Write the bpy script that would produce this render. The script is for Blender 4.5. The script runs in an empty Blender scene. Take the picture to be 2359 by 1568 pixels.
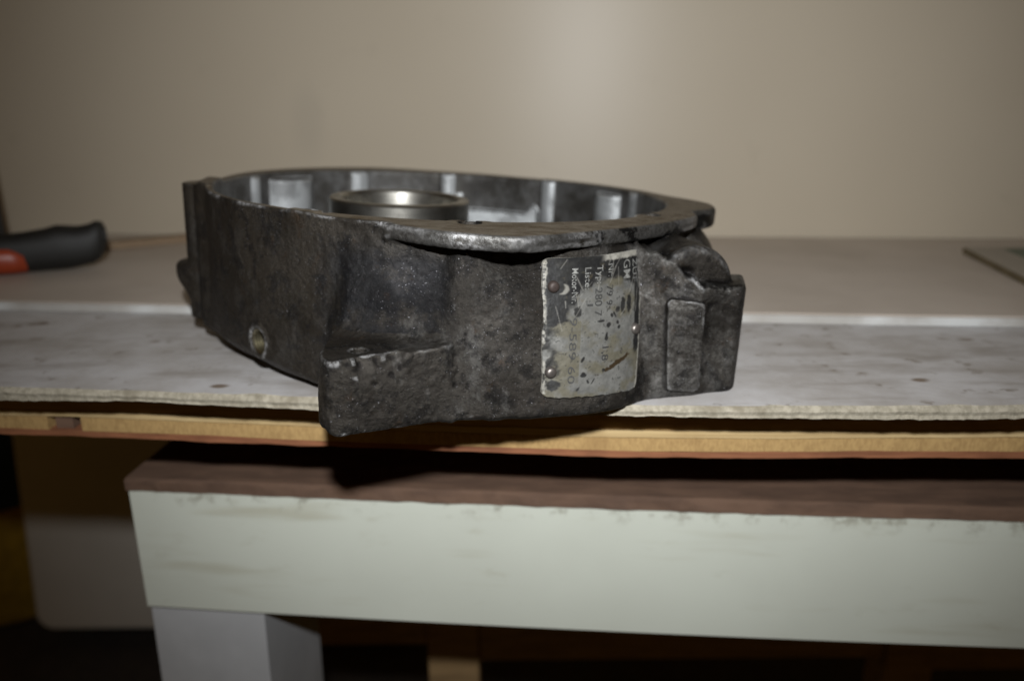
import bpy, math, random
import numpy as np
from mathutils import Vector, Matrix

scene = bpy.context.scene
# ------------------------------------------------------------------ camera, world, flash, exposure
CAM_H = .1223
FPX = 1803.0 / 2359.0                     # focal length in image widths (18 mm lens on a 23.5 mm sensor)
PITCH = math.atan(544.0 / 1803.0)
ROLL = .009
F = np.array([0, math.cos(PITCH), -math.sin(PITCH)])
R0 = np.array([1.0, 0, 0]); U0 = np.array([0, math.sin(PITCH), math.cos(PITCH)])
RV = R0 * math.cos(ROLL) - U0 * math.sin(ROLL)
UV = U0 * math.cos(ROLL) + R0 * math.sin(ROLL)
CPOS = np.array([0, 0, CAM_H])
cd = bpy.data.cameras.new('camera'); cam = bpy.data.objects.new('camera', cd)
scene.collection.objects.link(cam)
cam.matrix_world = Matrix(((RV[0], UV[0], -F[0], 0), (RV[1], UV[1], -F[1], 0), (RV[2], UV[2], -F[2], CAM_H), (0, 0, 0, 1)))
cd.sensor_fit = 'HORIZONTAL'; cd.sensor_width = 23.5; cd.lens = 23.5 * FPX
cd.clip_start = .01; cd.clip_end = 50
cd.dof.use_dof = True; cd.dof.focus_distance = .292; cd.dof.aperture_fstop = 3.8; cd.dof.aperture_blades = 7
scene.camera = cam

world = bpy.data.worlds.new('World'); scene.world = world; world.use_nodes = True
bg = world.node_tree.nodes['Background']
bg.inputs[0].default_value = (1.0, .56, .16, 1); bg.inputs[1].default_value = .036

fl = bpy.data.lights.new('camera_flash', 'SPOT')
fl.energy = 13.0; fl.color = (.97, .985, 1.0); fl.spot_size = math.radians(94); fl.spot_blend = 1.0
fl.shadow_soft_size = .009
flo = bpy.data.objects.new('camera_flash', fl); scene.collection.objects.link(flo)
fp = CPOS + UV * .085 - F * .054
flo.location = fp
flo.rotation_euler = Vector((.05, 1.0, -.27)).to_track_quat('-Z', 'Y').to_euler()

vs = scene.view_settings
vs.view_transform = 'Standard'; vs.look = 'None'; vs.exposure = 0; vs.gamma = 1
scene.render.engine = 'CYCLES'
scene.cycles.use_denoising = True
scene.cycles.max_bounces = 8

# ------------------------------------------------------------------ helpers
COL = scene.collection
rng = np.random.default_rng(7)
random.seed(7)

def tag(o, label=None, cat=None, group=None, kind=None):
    if label: o['label'] = label
    if cat: o['category'] = cat
    if group: o['group'] = group
    if kind: o['kind'] = kind
    return o

def empty(name, loc, label, cat, group=None):
    o = bpy.data.objects.new(name, None); COL.objects.link(o); o.location = loc
    o.empty_display_size = .02
    return tag(o, label, cat, group)

def mesh_obj(name, verts, faces, mats, parent=None, fmat=None, smooth=False):
    me = bpy.data.meshes.new(name)
    me.from_pydata([tuple(v) for v in verts], [], faces)
    if not isinstance(mats, (list, tuple)): mats = [mats]
    for m in mats: me.materials.append(m)
    if fmat is not None: me.polygons.foreach_set('material_index', np.array(fmat, dtype=np.int32))
    if smooth: me.polygons.foreach_set('use_smooth', np.ones(len(faces), dtype=bool))
    me.update()
    o = bpy.data.objects.new(name, me); COL.objects.link(o)
    if parent is not None:
        o.parent = parent
    return o

def box_vf(x0, x1, y0, y1, z0, z1):
    v = [(x, y, z) for z in (z0, z1) for y in (y0, y1) for x in (x0, x1)]
    f = [(0, 2, 3, 1), (4, 5, 7, 6), (0, 1, 5, 4), (2, 6, 7, 3), (0, 4, 6, 2), (1, 3, 7, 5)]
    return v, f

def bevel_mod(o, w, seg=2):
    b = o.modifiers.new('bevel', 'BEVEL'); b.width = w; b.segments = seg; b.limit_method = 'ANGLE'
    return o

# node helper -----------------------------------------------------------------
class NT:
    def __init__(self, name):
        self.m = bpy.data.materials.new(name); self.m.use_nodes = True
        self.t = self.m.node_tree; self.t.nodes.clear()
        self.out = self.t.nodes.new('ShaderNodeOutputMaterial')
        self.p = self.t.nodes.new('ShaderNodeBsdfPrincipled')
        self.t.links.new(self.p.outputs[0], self.out.inputs[0])
        self._co = None
    def n(self, kind, **kw):
        nd = self.t.nodes.new(kind)
        for k, v in kw.items(): setattr(nd, k, v)
        return nd
    def put(self, sock, v):
        if hasattr(v, 'bl_idname') or isinstance(v, bpy.types.NodeSocket): self.t.links.new(v, sock)
        else: sock.default_value = v
    def co(self):
        if self._co is None: self._co = self.n('ShaderNodeTexCoord').outputs['Object']
        return self._co
    def mapping(self, scale=(1, 1, 1), rot=(0, 0, 0), loc=(0, 0, 0), src=None):
        mp = self.n('ShaderNodeMapping'); self.put(mp.inputs['Vector'], src or self.co())
        mp.inputs['Scale'].default_value = scale; mp.inputs['Rotation'].default_value = rot; mp.inputs['Location'].default_value = loc
        return mp.outputs[0]
    def noise(self, scale, detail=4, rough=.55, vec=None, dist=0):
        nd = self.n('ShaderNodeTexNoise'); self.put(nd.inputs['Vector'], vec or self.co())
        nd.inputs['Scale'].default_value = scale; nd.inputs['Detail'].default_value = detail
        nd.inputs['Roughness'].default_value = rough; nd.inputs['Distortion'].default_value = dist
        return nd.outputs['Fac']
    def voro(self, scale, vec=None, feature='F1', rand=1):
        nd = self.n('ShaderNodeTexVoronoi', feature=feature); self.put(nd.inputs['Vector'], vec or self.co())
        nd.inputs['Scale'].default_value = scale; nd.inputs['Randomness'].default_value = rand
        return nd.outputs['Distance']
    def ramp(self, fac, lo, hi, a=0.0, b=1.0):
        nd = self.n('ShaderNodeMapRange'); self.put(nd.inputs['Value'], fac)
        nd.inputs['From Min'].default_value = lo; nd.inputs['From Max'].default_value = hi
        nd.inputs['To Min'].default_value = a; nd.inputs['To Max'].default_value = b
        nd.interpolation_type = 'SMOOTHSTEP'
        return nd.outputs[0]
    def math(self, op, a, b=0.0):
        nd = self.n('ShaderNodeMath', operation=op); self.put(nd.inputs[0], a); self.put(nd.inputs[1], b); return nd.outputs[0]
    def mix(self, fac, a, b):
        nd = self.n('ShaderNodeMix', data_type='RGBA'); self.put(nd.inputs[0], fac)
        self.put(nd.inputs[6], a if not isinstance(a, tuple) else (*a, 1)); self.put(nd.inputs[7], b if not isinstance(b, tuple) else (*b, 1))
        return nd.outputs[2]
    def attr(self, name, vec=False):
        nd = self.n('ShaderNodeAttribute', attribute_name=name)
        return nd.outputs['Color' if vec else 'Fac']
    def sep(self, i, src=None):
        nd = self.n('ShaderNodeSeparateXYZ'); self.put(nd.inputs[0], src or self.co()); return nd.outputs[i]
    def bump(self, h, strength=.5, dist=.001, prev=None):
        nd = self.n('ShaderNodeBump'); self.put(nd.inputs['Height'], h)
        nd.inputs['Strength'].default_value = strength; nd.inputs['Distance'].default_value = dist
        if prev is not None: self.put(nd.inputs['Normal'], prev)
        return nd.outputs[0]
    def set(self, **kw):
        names = dict(color='Base Color', rough='Roughness', metal='Metallic', normal='Normal', spec='Specular IOR Level', coat='Coat Weight', coat_rough='Coat Roughness', sheen='Sheen Weight', ior='IOR', aniso='Anisotropic')
        for k, v in kw.items():
            if k == 'color' and isinstance(v, tuple) and len(v) == 3: v = (*v, 1)
            self.put(self.p.inputs[names[k]], v)
        return self.m

# ------------------------------------------------------------------ materials of the setting
def m_wall():
    t = NT('painted_wall')
    big = t.noise(2.2, 3); sm = t.noise(26, 4)
    c = t.mix(t.ramp(big, .35, .65), (.51, .445, .345), (.55, .485, .38))
    c = t.mix(t.math('MULTIPLY', t.ramp(sm, .62, .8), .25), c, (.38, .33, .25))
    # the faint grey scuff on the paint
    v = t.mapping(scale=(45, 1, 20), loc=(0.1825 * 45, 0, -0.1070 * 20))
    d = t.n('ShaderNodeVectorMath', operation='LENGTH'); t.put(d.inputs[0], t.mapping(scale=(1, 0, 1), src=v))
    sc = t.ramp(d.outputs['Value'], .15, 1.0, .15, 0.0)
    c = t.mix(sc, c, (.30, .28, .24))
    tg = t.n('ShaderNodeTangent', direction_type='RADIAL', axis='Z')
    t.p.inputs['Anisotropic Rotation'].default_value = .25; t.put(t.p.inputs['Tangent'], tg.outputs[0])
    return t.set(color=c, rough=.41, aniso=.55, normal=t.bump(t.noise(700, 2), .03, .0004), spec=.33)

def m_board_top():
    t = NT('dirty_white_card')
    b = t.noise(16, 6, .65); s = t.noise(70, 4, .6); streak = t.noise(1, 4, .6, vec=t.mapping(scale=(14, 55, 30)))
    c = t.mix(t.ramp(b, .32, .68), (.55, .54, .54), (.39, .365, .34))
    c = t.mix(t.math('MULTIPLY', t.ramp(streak, .48, .70), .6), c, (.25, .22, .19))
    c = t.mix(t.math('MULTIPLY', t.ramp(s, .60, .70), .7), c, (.17, .135, .10))
    sp = t.voro(38, vec=t.mapping(scale=(1, 1.6, 1)))
    gate = t.ramp(t.noise(22, 2), .50, .60)
    c = t.mix(t.math('MULTIPLY', t.math('MULTIPLY', t.ramp(sp, .10, .22, 1, 0), gate), .85), c, (.14, .09, .05))
    return t.set(color=c, rough=t.ramp(b, .3, .7, .42, .62), normal=t.bump(t.noise(260, 4), .12, .001), spec=.45)

def m_board_edge():
    t = NT('torn_card_edge')
    a = t.noise(1, 5, .7, vec=t.mapping(scale=(330, 250, 260))); b = t.noise(60, 4)
    c = t.mix(t.ramp(a, .35, .65), (.38, .345, .27), (.25, .225, .17))
    c = t.mix(t.math('MULTIPLY', t.ramp(b, .52, .68), .7), c, (.18, .155, .11))
    return t.set(color=c, rough=.9, normal=t.bump(a, .25, .0010))

def m_wood(name, base, dark, scale=(25, 200, 500), amt=.7, rough=.75):
    t = NT(name)
    g = t.noise(1, 5, .6, vec=t.mapping(scale=scale), dist=.4); b = t.noise(40, 3)
    c = t.mix(t.math('MULTIPLY', t.ramp(g, .35, .7), amt), base, dark)
    c = t.mix(t.math('MULTIPLY', t.ramp(b, .55, .72), .4), c, dark)
    return t.set(color=c, rough=rough, normal=t.bump(g, .35, .0006))

def m_hardboard():
    t = NT('brown_hardboard')
    b = t.noise(9, 5, .6); s = t.noise(1, 4, vec=t.mapping(scale=(18, 70, 20)))
    c = t.mix(t.ramp(b, .35, .7), (.56, .495, .43), (.47, .41, .35))
    c = t.mix(t.math('MULTIPLY', t.ramp(s, .55, .75), .45), c, (.56, .51, .46))
    return t.set(color=c, rough=.5, normal=t.bump(t.noise(350, 3), .1, .0006))

def m_white_edge():
    t = NT('white_painted_edge')
    s = t.noise(30, 4); l = t.noise(9, 3)
    c = t.mix(t.ramp(s, .4, .75), (.56, .57, .56), (.36, .34, .31))
    return t.set(color=t.mix(t.math('MULTIPLY', t.ramp(l, .45, .65), .7), c, (.30, .28, .25)), rough=.6)

def m_laminate():
    t = NT('pale_green_white_laminate')
    b = t.noise(7, 4); s = t.noise(1, 5, .65, vec=t.mapping(scale=(30, 30, 75))); d = t.noise(110, 3)
    c = t.mix(t.ramp(b, .35, .65), (.69, .725, .635), (.645, .675, .59))
    c = t.mix(t.math('MULTIPLY', t.ramp(s, .58, .82), .38), c, (.40, .38, .27))
    s2 = t.noise(1, 3, .5, vec=t.mapping(scale=(7, 30, 60), loc=(4, 0, 2)))
    c = t.mix(t.math('MULTIPLY', t.ramp(s2, .58, .76), .45), c, (.42, .39, .27))
    # grime gathered along the chipped upper edge
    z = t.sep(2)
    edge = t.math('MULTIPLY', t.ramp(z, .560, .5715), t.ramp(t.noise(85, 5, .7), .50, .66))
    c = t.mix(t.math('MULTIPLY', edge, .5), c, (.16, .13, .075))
    sp = t.voro(19, vec=t.mapping(scale=(1, 1, 1.5)))
    c = t.mix(t.math('MULTIPLY', t.ramp(sp, .012, .03, 1, 0), .8), c, (.10, .09, .07))
    return t.set(color=c, rough=.36, spec=.4, normal=t.bump(t.noise(420, 2), .04, .0005))

def m_plain(name, color, rough=.6, metal=0, vary=.25, scale=60):
    t = NT(name)
    n_ = t.noise(scale, 4)
    dk = tuple(c * (1 - vary) for c in color)
    return t.set(color=t.mix(t.ramp(n_, .35, .65), color, dk), rough=rough, metal=metal, normal=t.bump(t.noise(scale * 6, 3), .1, .0006))

M = dict(wall=m_wall(), card=m_board_top(), card_edge=m_board_edge(), hardboard=m_hardboard(), white_edge=m_white_edge(),
         laminate=m_laminate(),
         leg=m_plain('cool_white_leg', (.55, .56, .572), .45, vary=.12, scale=18),
         dark_floor=m_plain('dark_floor', (.05, .04, .032), .8),
         table_top=m_wood('brown_table_top', (.165, .098, .064), (.085, .050, .034), (30, 120, 120)),
         ply_dark=m_wood('ply_amber', (.42, .27, .11), (.26, .15, .06)),
         ply_pale=m_wood('ply_pale', (.58, .43, .215), (.36, .235, .10), (10, 100, 700)),
         ply_tan=m_wood('ply_tan', (.46, .30, .12), (.26, .15, .055), (700, 300, 300), .55),
         ply_red=m_wood('ply_red', (.30, .12, .055), (.15, .055, .025), (40, 100, 500)),
         strip=m_wood('dull_strip', (.27, .19, .115), (.18, .12, .07)),
         panel=m_plain('off_white_panel', (.74, .69, .61), .5, vary=.08, scale=6),
         crate=m_wood('dim_crate_wood', (.40, .26, .12), (.24, .15, .07), (20, 120, 120)),
         jug_yellow=m_plain('yellow_plastic', (.50, .30, .03), .4),
         jug_blue=m_plain('blue_print', (.02, .06, .16), .4),
         rubber=m_plain('dark_rubber', (.012, .0115, .010), .6),
         orange=m_plain('orange_plastic', (.30, .042, .011), .4, vary=.1),
         black=m_plain('black_plastic', (.008, .009, .012), .5),
         pale_card=m_plain('pale_card', (.40, .36, .30), .6, vary=.1),
         green_print=m_plain('green_print', (.17, .21, .15), .6),
         card_side=m_plain('card_side', (.13, .10, .05), .7))

# ------------------------------------------------------------------ setting
TA = math.radians(5.0)                                   # the bench runs 5 degrees off the picture plane
EX, EY = math.cos(TA), -math.sin(TA)                     # along the bench, to the right
NX, NY = math.sin(TA), math.cos(TA)                      # away from the camera

def rect_vertical(p, q, z0, z1, thick):
    v = [];
    for (x, y) in (p, q, (q[0] + NX * thick, q[1] + NY * thick), (p[0] + NX * thick, p[1] + NY * thick)):
        v += [(x, y, z0), (x, y, z1)]
    f = [(0, 2, 3, 1), (2, 4, 5, 3), (4, 6, 7, 5), (6, 0, 1, 7), (1, 3, 5, 7), (0, 6, 4, 2)]
    return v, f

WD = .716
def along(s, d): return (EX * s + NX * d, EY * s + NY * d)
v, f = rect_vertical(along(-1.3, WD), along(1.3, WD), -.012, .85, .02)
wall = mesh_obj('wall', v, f, M['wall']); tag(wall, kind='structure')
v, f = box_vf(-2.2, 2.2, -.3, 2.3, -.70, -.66)
tag(mesh_obj('floor', v, f, M['dark_floor']), kind='structure')
v, f = rect_vertical(along(-2.1, 1.75), along(2.1, 1.75), -.66, -.05, .02)
tag(mesh_obj('back_wall', v, f, M['dark_floor']), kind='structure')

# front edge of the white card
BX = [-.62, -.235, -.084, .058, .214, .62]; BY = [.362, .338, .320, .306, .303, .299]
def front_y(x):
    # smooth curve through the measured edge points
    k = np.linspace(-.045, .045, 13)
    return np.mean([np.interp(np.asarray(x) + q, BX, BY) for q in k], 0)

def n1(n, step, amp, seed, octs=3):
    r = np.random.default_rng(seed); x = np.arange(n, dtype=float); o = np.zeros(n)
    for k in range(octs):
        st = step / 2 ** k; m = int(n / st) + 3
        o += np.interp(x / st, np.arange(m), r.uniform(-1, 1, m)) * amp / 1.8 ** k
    return o

# white card: top sheet, frayed edge
def make_card():
    xs = np.arange(-.60, .6001, .0012); n = len(xs)
    fy = front_y(xs)
    t1 = n1(n, 22, .0012, 1); t2 = n1(n, 60, .0009, 2); frz = n1(n, 3, .00025, 3, 2)
    bump_ = .0016 * np.exp(-((xs - .1105) / .004) ** 2) + .0010 * np.exp(-((xs - .185) / .006) ** 2) + .0012 * np.exp(-((xs + .115) / .005) ** 2)
    zb = -.0053 + .0007 * np.sin(xs * 31) * .6 + n1(n, 40, .0004, 5) + frz
    rows = [(xs + .048, fy * 0 + .476 - .0875 * xs, xs * 0 + 0.0),
            (xs, fy + .020, xs * 0 + 0.0),
            (xs, fy + .0016 + np.abs(t1) * .9 + bump_, xs * 0 + .0000),
            (xs, fy + .0008 + np.abs(t1) * .45 + bump_ * .5, -.0009 + frz * .8),
            (xs, fy + t2 * .5, -.0022 + frz),
            (xs, fy + t2 * .5 + .0004 + np.abs(frz), -.0038 + frz),
            (xs, fy + .0003 + t2 * .6, zb),
            (xs, fy + .012, np.minimum(zb + .0003, -.0047)),
            (xs + .048, fy * 0 + .476 - .0875 * xs, xs * 0 - .0047)]
    V = np.concatenate([np.stack(r, 1) for r in rows]); Fc = []; fm = []
    for k in range(len(rows) - 1):
        a = k * n; b = (k + 1) * n
        for i in range(n - 1):
            Fc.append((a + i, a + i + 1, b + i + 1, b + i)); fm.append(0 if k < 2 else 1)
    a = (len(rows) - 1) * n
    for i in range(n - 1): Fc.append((a + i, a + i + 1, i + 1, i)); fm.append(1)
    o = mesh_obj('cardboard_sheet', V, Fc, [M['card'], M['card_edge']], fmat=fm)
    # orientation of quads
    return tag(o, 'dirty grey-white card sheet with torn front edge, lying on the plywood under the metal housing', 'cardboard')
make_card()

# plywood under it: one root, veneers as parts
def make_ply():
    root = empty('plywood_sheet', (0, .34, -.033), 'raw plywood sheet with striped yellow and red edge under the white card', 'plywood')
    xs = np.arange(-.60, .6001, .003); n = len(xs)
    fy = front_y(xs) + .0280
    layers = [('veneer', 'ply_dark', -.0056, -.0222, .0004, 0), ('veneer', 'ply_pale', -.0222, -.0254, -.0003, 1), ('veneer', 'ply_tan', -.0258, -.0326, .0002, 2), ('veneer', 'ply_red', -.0326, -.0359, .0006, 3)]
    sag = lambda x: -.0011 * np.clip((x + .25) / .5, 0, 1.4)
    def layer(nm, mat, z0, z1, off, sd, x0=-.60, x1=.60, lab=None):
        m = (xs >= x0) & (xs <= x1); X = xs[m]; k = len(X)
        f0 = fy[m] + off + n1(n, 6, .00035, 20 + sd)[m]
        wz0 = n1(n, 25, .0004, 40 + sd)[m] if sd > 0 else 0; wz1 = n1(n, 25, .0004, 41 + sd)[m] if sd < 3 else n1(n, 5, .0003, 77)[m]
        za = z0 + sag(X) * (sd > 0) + wz0; zb = z1 + sag(X) + wz1 + (.00003 if sd < 3 else 0)
        by = .72 - .0875 * X
        rows = [(X, by, za), (X, f0, za), (X, f0 + .0002, zb), (X, by, zb)]
        V = np.concatenate([np.stack([r[0], r[1], r[2] + r[0] * 0], 1) for r in rows]); Fc = []
        for q in range(4):
            a = q * k; b = ((q + 1) % 4) * k
            for i in range(k - 1): Fc.append((a + i, a + i + 1, b + i + 1, b + i))
        Fc.append((0, k, 2 * k, 3 * k)); Fc.append((k - 1, 4 * k - 1, 3 * k - 1, 2 * k - 1))
        o = mesh_obj(nm, V - np.array([0, .34, -.033]), Fc, M[mat], root)
        if lab: o['label'] = lab
    layer(*layers[0][:2], *layers[0][2:], lab='amber top veneer of the plywood edge')
    layer(*layers[1][:2], *layers[1][2:], lab='pale thin veneer line in the plywood edge')
    layer(*layers[2][:2], *layers[2][2:], x0=-.218, lab='thick tan core veneer')
    layer('veneer', 'ply_tan', -.0258, -.0326, .0006, 2, x1=-.231, lab='tan core veneer left of the gap')
    layer('veneer', 'table_top', -.0260, -.0325, .0030, 2, x0=-.232, x1=-.2215, lab='dark brown splinter in the core gap')
    layer(*layers[3][:2], *layers[3][2:], lab='red bottom veneer with splintered lower edge')
make_ply()

# brown hardboard behind, white front edge
def make_back_board():
    root = empty('hardboard_panel', (0, .46, 0.0), 'brown hardboard panel with white front edge, lying behind the housing against the wall', 'hardboard')
    xs = np.linspace(-.62, .62, 160); n = len(xs)
    fy = .4475 - .0875 * xs - .018 * np.clip((-xs - .1) / .25, 0, 2) * -1 * .35 + n1(n, 14, .0006, 9)
    by = WD / NY - xs * NX / NY - .002
    top = .0062 + n1(n, 12, .0003, 10)
    def strip(rows, nm, mat, closed=True):
        V = np.concatenate([np.stack(r, 1) for r in rows]) - np.array([0, .46, 0]); Fc = []
        k = len(rows)
        for q in range(k if closed else k - 1):
            a = q * n; b = ((q + 1) % k) * n
            for i in range(n - 1): Fc.append((a + i, a + i + 1, b + i + 1, b + i))
        return mesh_obj(nm, V, Fc, mat, root)
    strip([(xs, by, top), (xs, fy + .0006, top), (xs, fy + .0012, xs * 0 + .0050), (xs, by, xs * 0 + .0050)], 'face_sheet', M['hardboard'])
    strip([(xs, by, xs * 0 + .0049), (xs, fy, xs * 0 + .0049), (xs, fy - .0006, xs * 0 + .0003), (xs, by, xs * 0 + .0003)], 'edge_board', M['white_edge'])
make_back_board()

# low table in front, brown top and white laminate apron
def make_table():
    root = empty('work_table', (0, .385, -.66), 'low work table with brown top and pale greenish-white apron in the foreground', 'table')
    off = np.array([0, .385, -.66])
    n = 260; xs = np.linspace(-.2215, .62, n)
    yf = .385 - .09 * xs
    bow = lambda x: .0012 * (1 - ((x - .03) / .26) ** 2)
    by = yf + .50
    def loft(rows, nm, mat):
        V = np.concatenate([np.stack([r[0] + 0 * xs, r[1] + 0 * xs, r[2] + 0 * xs], 1) for r in rows]) - off; Fc = []; k = len(rows)
        for q in range(k):
            a = q * n; b = ((q + 1) % k) * n
            for i in range(n - 1): Fc.append((a + i, a + i + 1, b + i + 1, b + i))
        Fc.append(tuple(q * n for q in range(k))); Fc.append(tuple(q * n + n - 1 for q in reversed(range(k))))
        return mesh_obj(nm, V, Fc, mat, root)
    ns = n1(n, 5, .00045, 60); n2 = n1(n, 3, .0004, 61)
    sh = .09
    loft([(xs + sh * .5, by, -.0795), (xs, yf + .0012, -.0795 - bow(xs) + ns * .3), (xs, yf - .0010 + ns * .8, -.0805 - bow(xs) + ns * .5), (xs, yf - .0010 + n2, -.0868 - bow(xs)), (xs + sh * .5, by, -.0868)], 'table_top', M['table_top'])
    x2 = xs + .0012
    loft([(x2, yf + .018, -.0872), (x2, yf, -.0872 - bow(xs) + n2 * 1.1 - .0004), (x2, yf, -.1640 - bow(xs) * 1.9), (x2, yf + .018, -.1640 - bow(xs) * 1.9)], 'apron', M['laminate'])
    # leg: tapered square post under the left end of the apron, a second one beyond the right edge
    for x0 in (-.2212, .50):
        w, dd = .0705, .088
        V = []
        for z, k in ((-.1665 if x0 < 0 else -.168, 0), (-.66, .024)):
            for (s, d) in ((k * -.3, .004), (w - k * .3, .004), (w - k * .3, .004 + dd), (k * -.3, .004 + dd)):
                V.append((x0 + s + .09 * d, .385 - .09 * (x0 + s) + d, z))
        # carry the top of the leg up behind the apron
        o = mesh_obj('leg', np.array(V) - off, [(0, 1, 2, 3), (7, 6, 5, 4), (0, 4, 5, 1), (1, 5, 6, 2), (2, 6, 7, 3), (3, 7, 4, 0)], M['leg'], root)
        bevel_mod(o, .0006, 1)
    # side rail behind, holds top
    V, Fc = box_vf(-.215, .58, .47, .49, -.160, -.0869)
    mesh_obj('back_rail', np.array(V) - off, Fc, M['table_top'], root)
make_table()

# packing blocks that carry the plywood on the table, deep in the shadow
for x in (-.10, .45):
    V, Fc = box_vf(-.04, .04, -.03, .03, 0, .0430)
    o = mesh_obj('packing_block', V, Fc, M['table_top']); o.location = (x, .62, -.0794)
    tag(o, 'dark wooden packing block between table top and plywood, ' + ('left one' if x < 0 else 'right one'), 'wood block', 'packing blocks under the plywood')

# pale panel below the bench, at left
def make_panel():
    base = np.array([-.45, 1.08, -.66])
    o_ = empty('storage_tub', tuple(base), 'pale plastic tub with rounded lower corner standing under the bench at left', 'tub')
    x0, x1, z0, z1, r = -.716, -.14, -.628, -.225, .026
    out = [(x1, z0)]
    for k in range(7):
        a = math.pi / 2 * k / 6; out.append((x0 + r - r * math.sin(a), z0 + r - r * math.cos(a)))
    out += [(x0 + .026, z1), (x1, z1)]
    n = len(out); y0, y1 = 1.0, 1.20
    V = [(x, y0, z) for x, z in out] + [(x, y1, z) for x, z in out]
    Fc = [tuple(reversed(range(n))), tuple(range(n, 2 * n))] + [(i, (i + 1) % n, n + (i + 1) % n, n + i) for i in range(n)]
    o = mesh_obj('tub_body', np.array(V) - base, Fc, M['panel'], o_); bevel_mod(o, .008, 3)
    V, Fc = box_vf(-.66, -.18, 1.04, 1.17, -.6599, -.627)
    mesh_obj('tub_foot', np.array(V) - base, Fc, M['rubber'], o_)
make_panel()

# yellow container with blue print, far left under the bench
def make_jug():
    r = empty('yellow_canister', (-.838, 1.16, -.66), 'yellow canister with dark blue print standing far left under the bench', 'canister')
    def lathe(pr, nm, mat, seg=40, sx=1, arc=None):
        V = []; Fc = []
        a0, a1 = arc or (0, 2 * math.pi)
        for (rad, z) in pr:
            for k in range(seg + (1 if arc else 0)):
                a = a0 + (a1 - a0) * k / seg; V.append((rad * math.cos(a), rad * math.sin(a), z))
        w = seg + (1 if arc else 0)
        for q in range(len(pr) - 1):
            for k in range(seg):
                b = (k + 1) % w
                Fc.append((q * w + k, q * w + b, (q + 1) * w + b, (q + 1) * w + k))
        return mesh_obj(nm, V, Fc, mat, r, smooth=True)
    lathe([(0, .0), (.107, .0), (.117, .011), (.117, .37), (.10, .40), (.043, .425), (.043, .45), (0, .45)], 'canister_body', M['jug_yellow'])
    lathe([(.1178, .20), (.1178, .33)], 'printed_label', M['jug_blue'], 20, arc=(-1.9, -.6))
    lathe([(.0, .45), (.048, .451), (.048, .478), (0, .479)], 'cap', M['rubber'])
make_jug()

# wooden crate in the dark behind the table
def make_crate():
    r = empty('wooden_crate', (0, .66, -.66), 'dim wooden crate of rails and posts standing in the dark under the table', 'crate')
    off = np.array([0, .66, -.66])
    def bar(nm, x0, x1, y0, y1, z0, z1):
        V, Fc = box_vf(x0, x1, y0, y1, z0, z1); o = mesh_obj(nm, np.array(V) - off, Fc, M['crate'], r); bevel_mod(o, .001, 1)
    bar('post', -.082, -.034, .622, .66, -.6595, -.26); bar('post', .352, .398, .622, .66, -.6595, -.26)
    bar('rail', -.30, -.0825, .626, .645, -.366, -.30); bar('rail', -.0335, .3515, .626, .645, -.385, -.318); bar('rail', .3985, .62, .626, .645, -.40, -.33)
make_crate()

# ------------------------------------------------------------------ things on the back board
def make_tool():
    # hand tool: dark soft grip pointing right, orange collar, black shank
    r = empty('hand_tool', (-.345, .575, .0063), 'dark rubber tool grip with orange body lying on the brown board at left', 'tool')
    ring = []
    #  t along x, half height, centre height, half depth
    prof = [(-.085, .0150, .0155, .012), (-.060, .0150, .0160, .012), (-.030, .0155, .0162, .013), (-.010, .0160, .0170, .0135), (.006, .0170, .0182, .014), (.015, .0182, .0194, .014), (.023, .0175, .0192, .014), (.030, .0165, .0195, .0135), (.038, .0165, .0208, .013), (.043, .0160, .0235, .012), (.0475, .0125, .0262, .010), (.0495, .0065, .0275, .006)]
    def loft(pr, nm, mat, seg=20):
        V = []; Fc = []
        for (x, h, c, d) in pr:
            for k in range(seg):
                a = 2 * math.pi * k / seg; ca, sa = math.cos(a), math.sin(a)
                V.append((x, d * abs(ca) ** .8 * np.sign(ca), c + h * abs(sa) ** .8 * np.sign(sa)))
        for q in range(len(pr) - 1):
            for k in range(seg):
                b = (k + 1) % seg; Fc.append((q * seg + k, q * seg + b, (q + 1) * seg + b, (q + 1) * seg + k))
        Fc.append(tuple(range(seg))); Fc.append(tuple(reversed(range((len(pr) - 1) * seg, len(pr) * seg))))
        return mesh_obj(nm, V, Fc, mat, r, smooth=True)
    loft(prof, 'grip', M['rubber'])
    loft([(-.075, .0125, .0125, .0160), (-.035, .0128, .0128, .0170), (-.018, .0125, .0125, .0166), (-.009, .0105, .0112, .0145), (-.005, .006, .0105, .009)], 'orange_shell', M['orange'])
    r.rotation_euler = (0, math.radians(.5), math.radians(22)); r.scale = (.93, .93, .90); r.location = (-.349, .573, .0063)
    return r
make_tool()
def make_bar():
    V, Fc = box_vf(-.016, 0, -.01, .01, 0, .125)
    o = mesh_obj('dark_bar', V, Fc, M['black']); bevel_mod(o, .003, 2)
    o.location = (-.3930, .600, .0064)
    o.rotation_euler = (0, 0, 0)
    tag(o, 'dark upright bar standing behind the tool grip at the left edge', 'bar')
make_bar()

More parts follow.
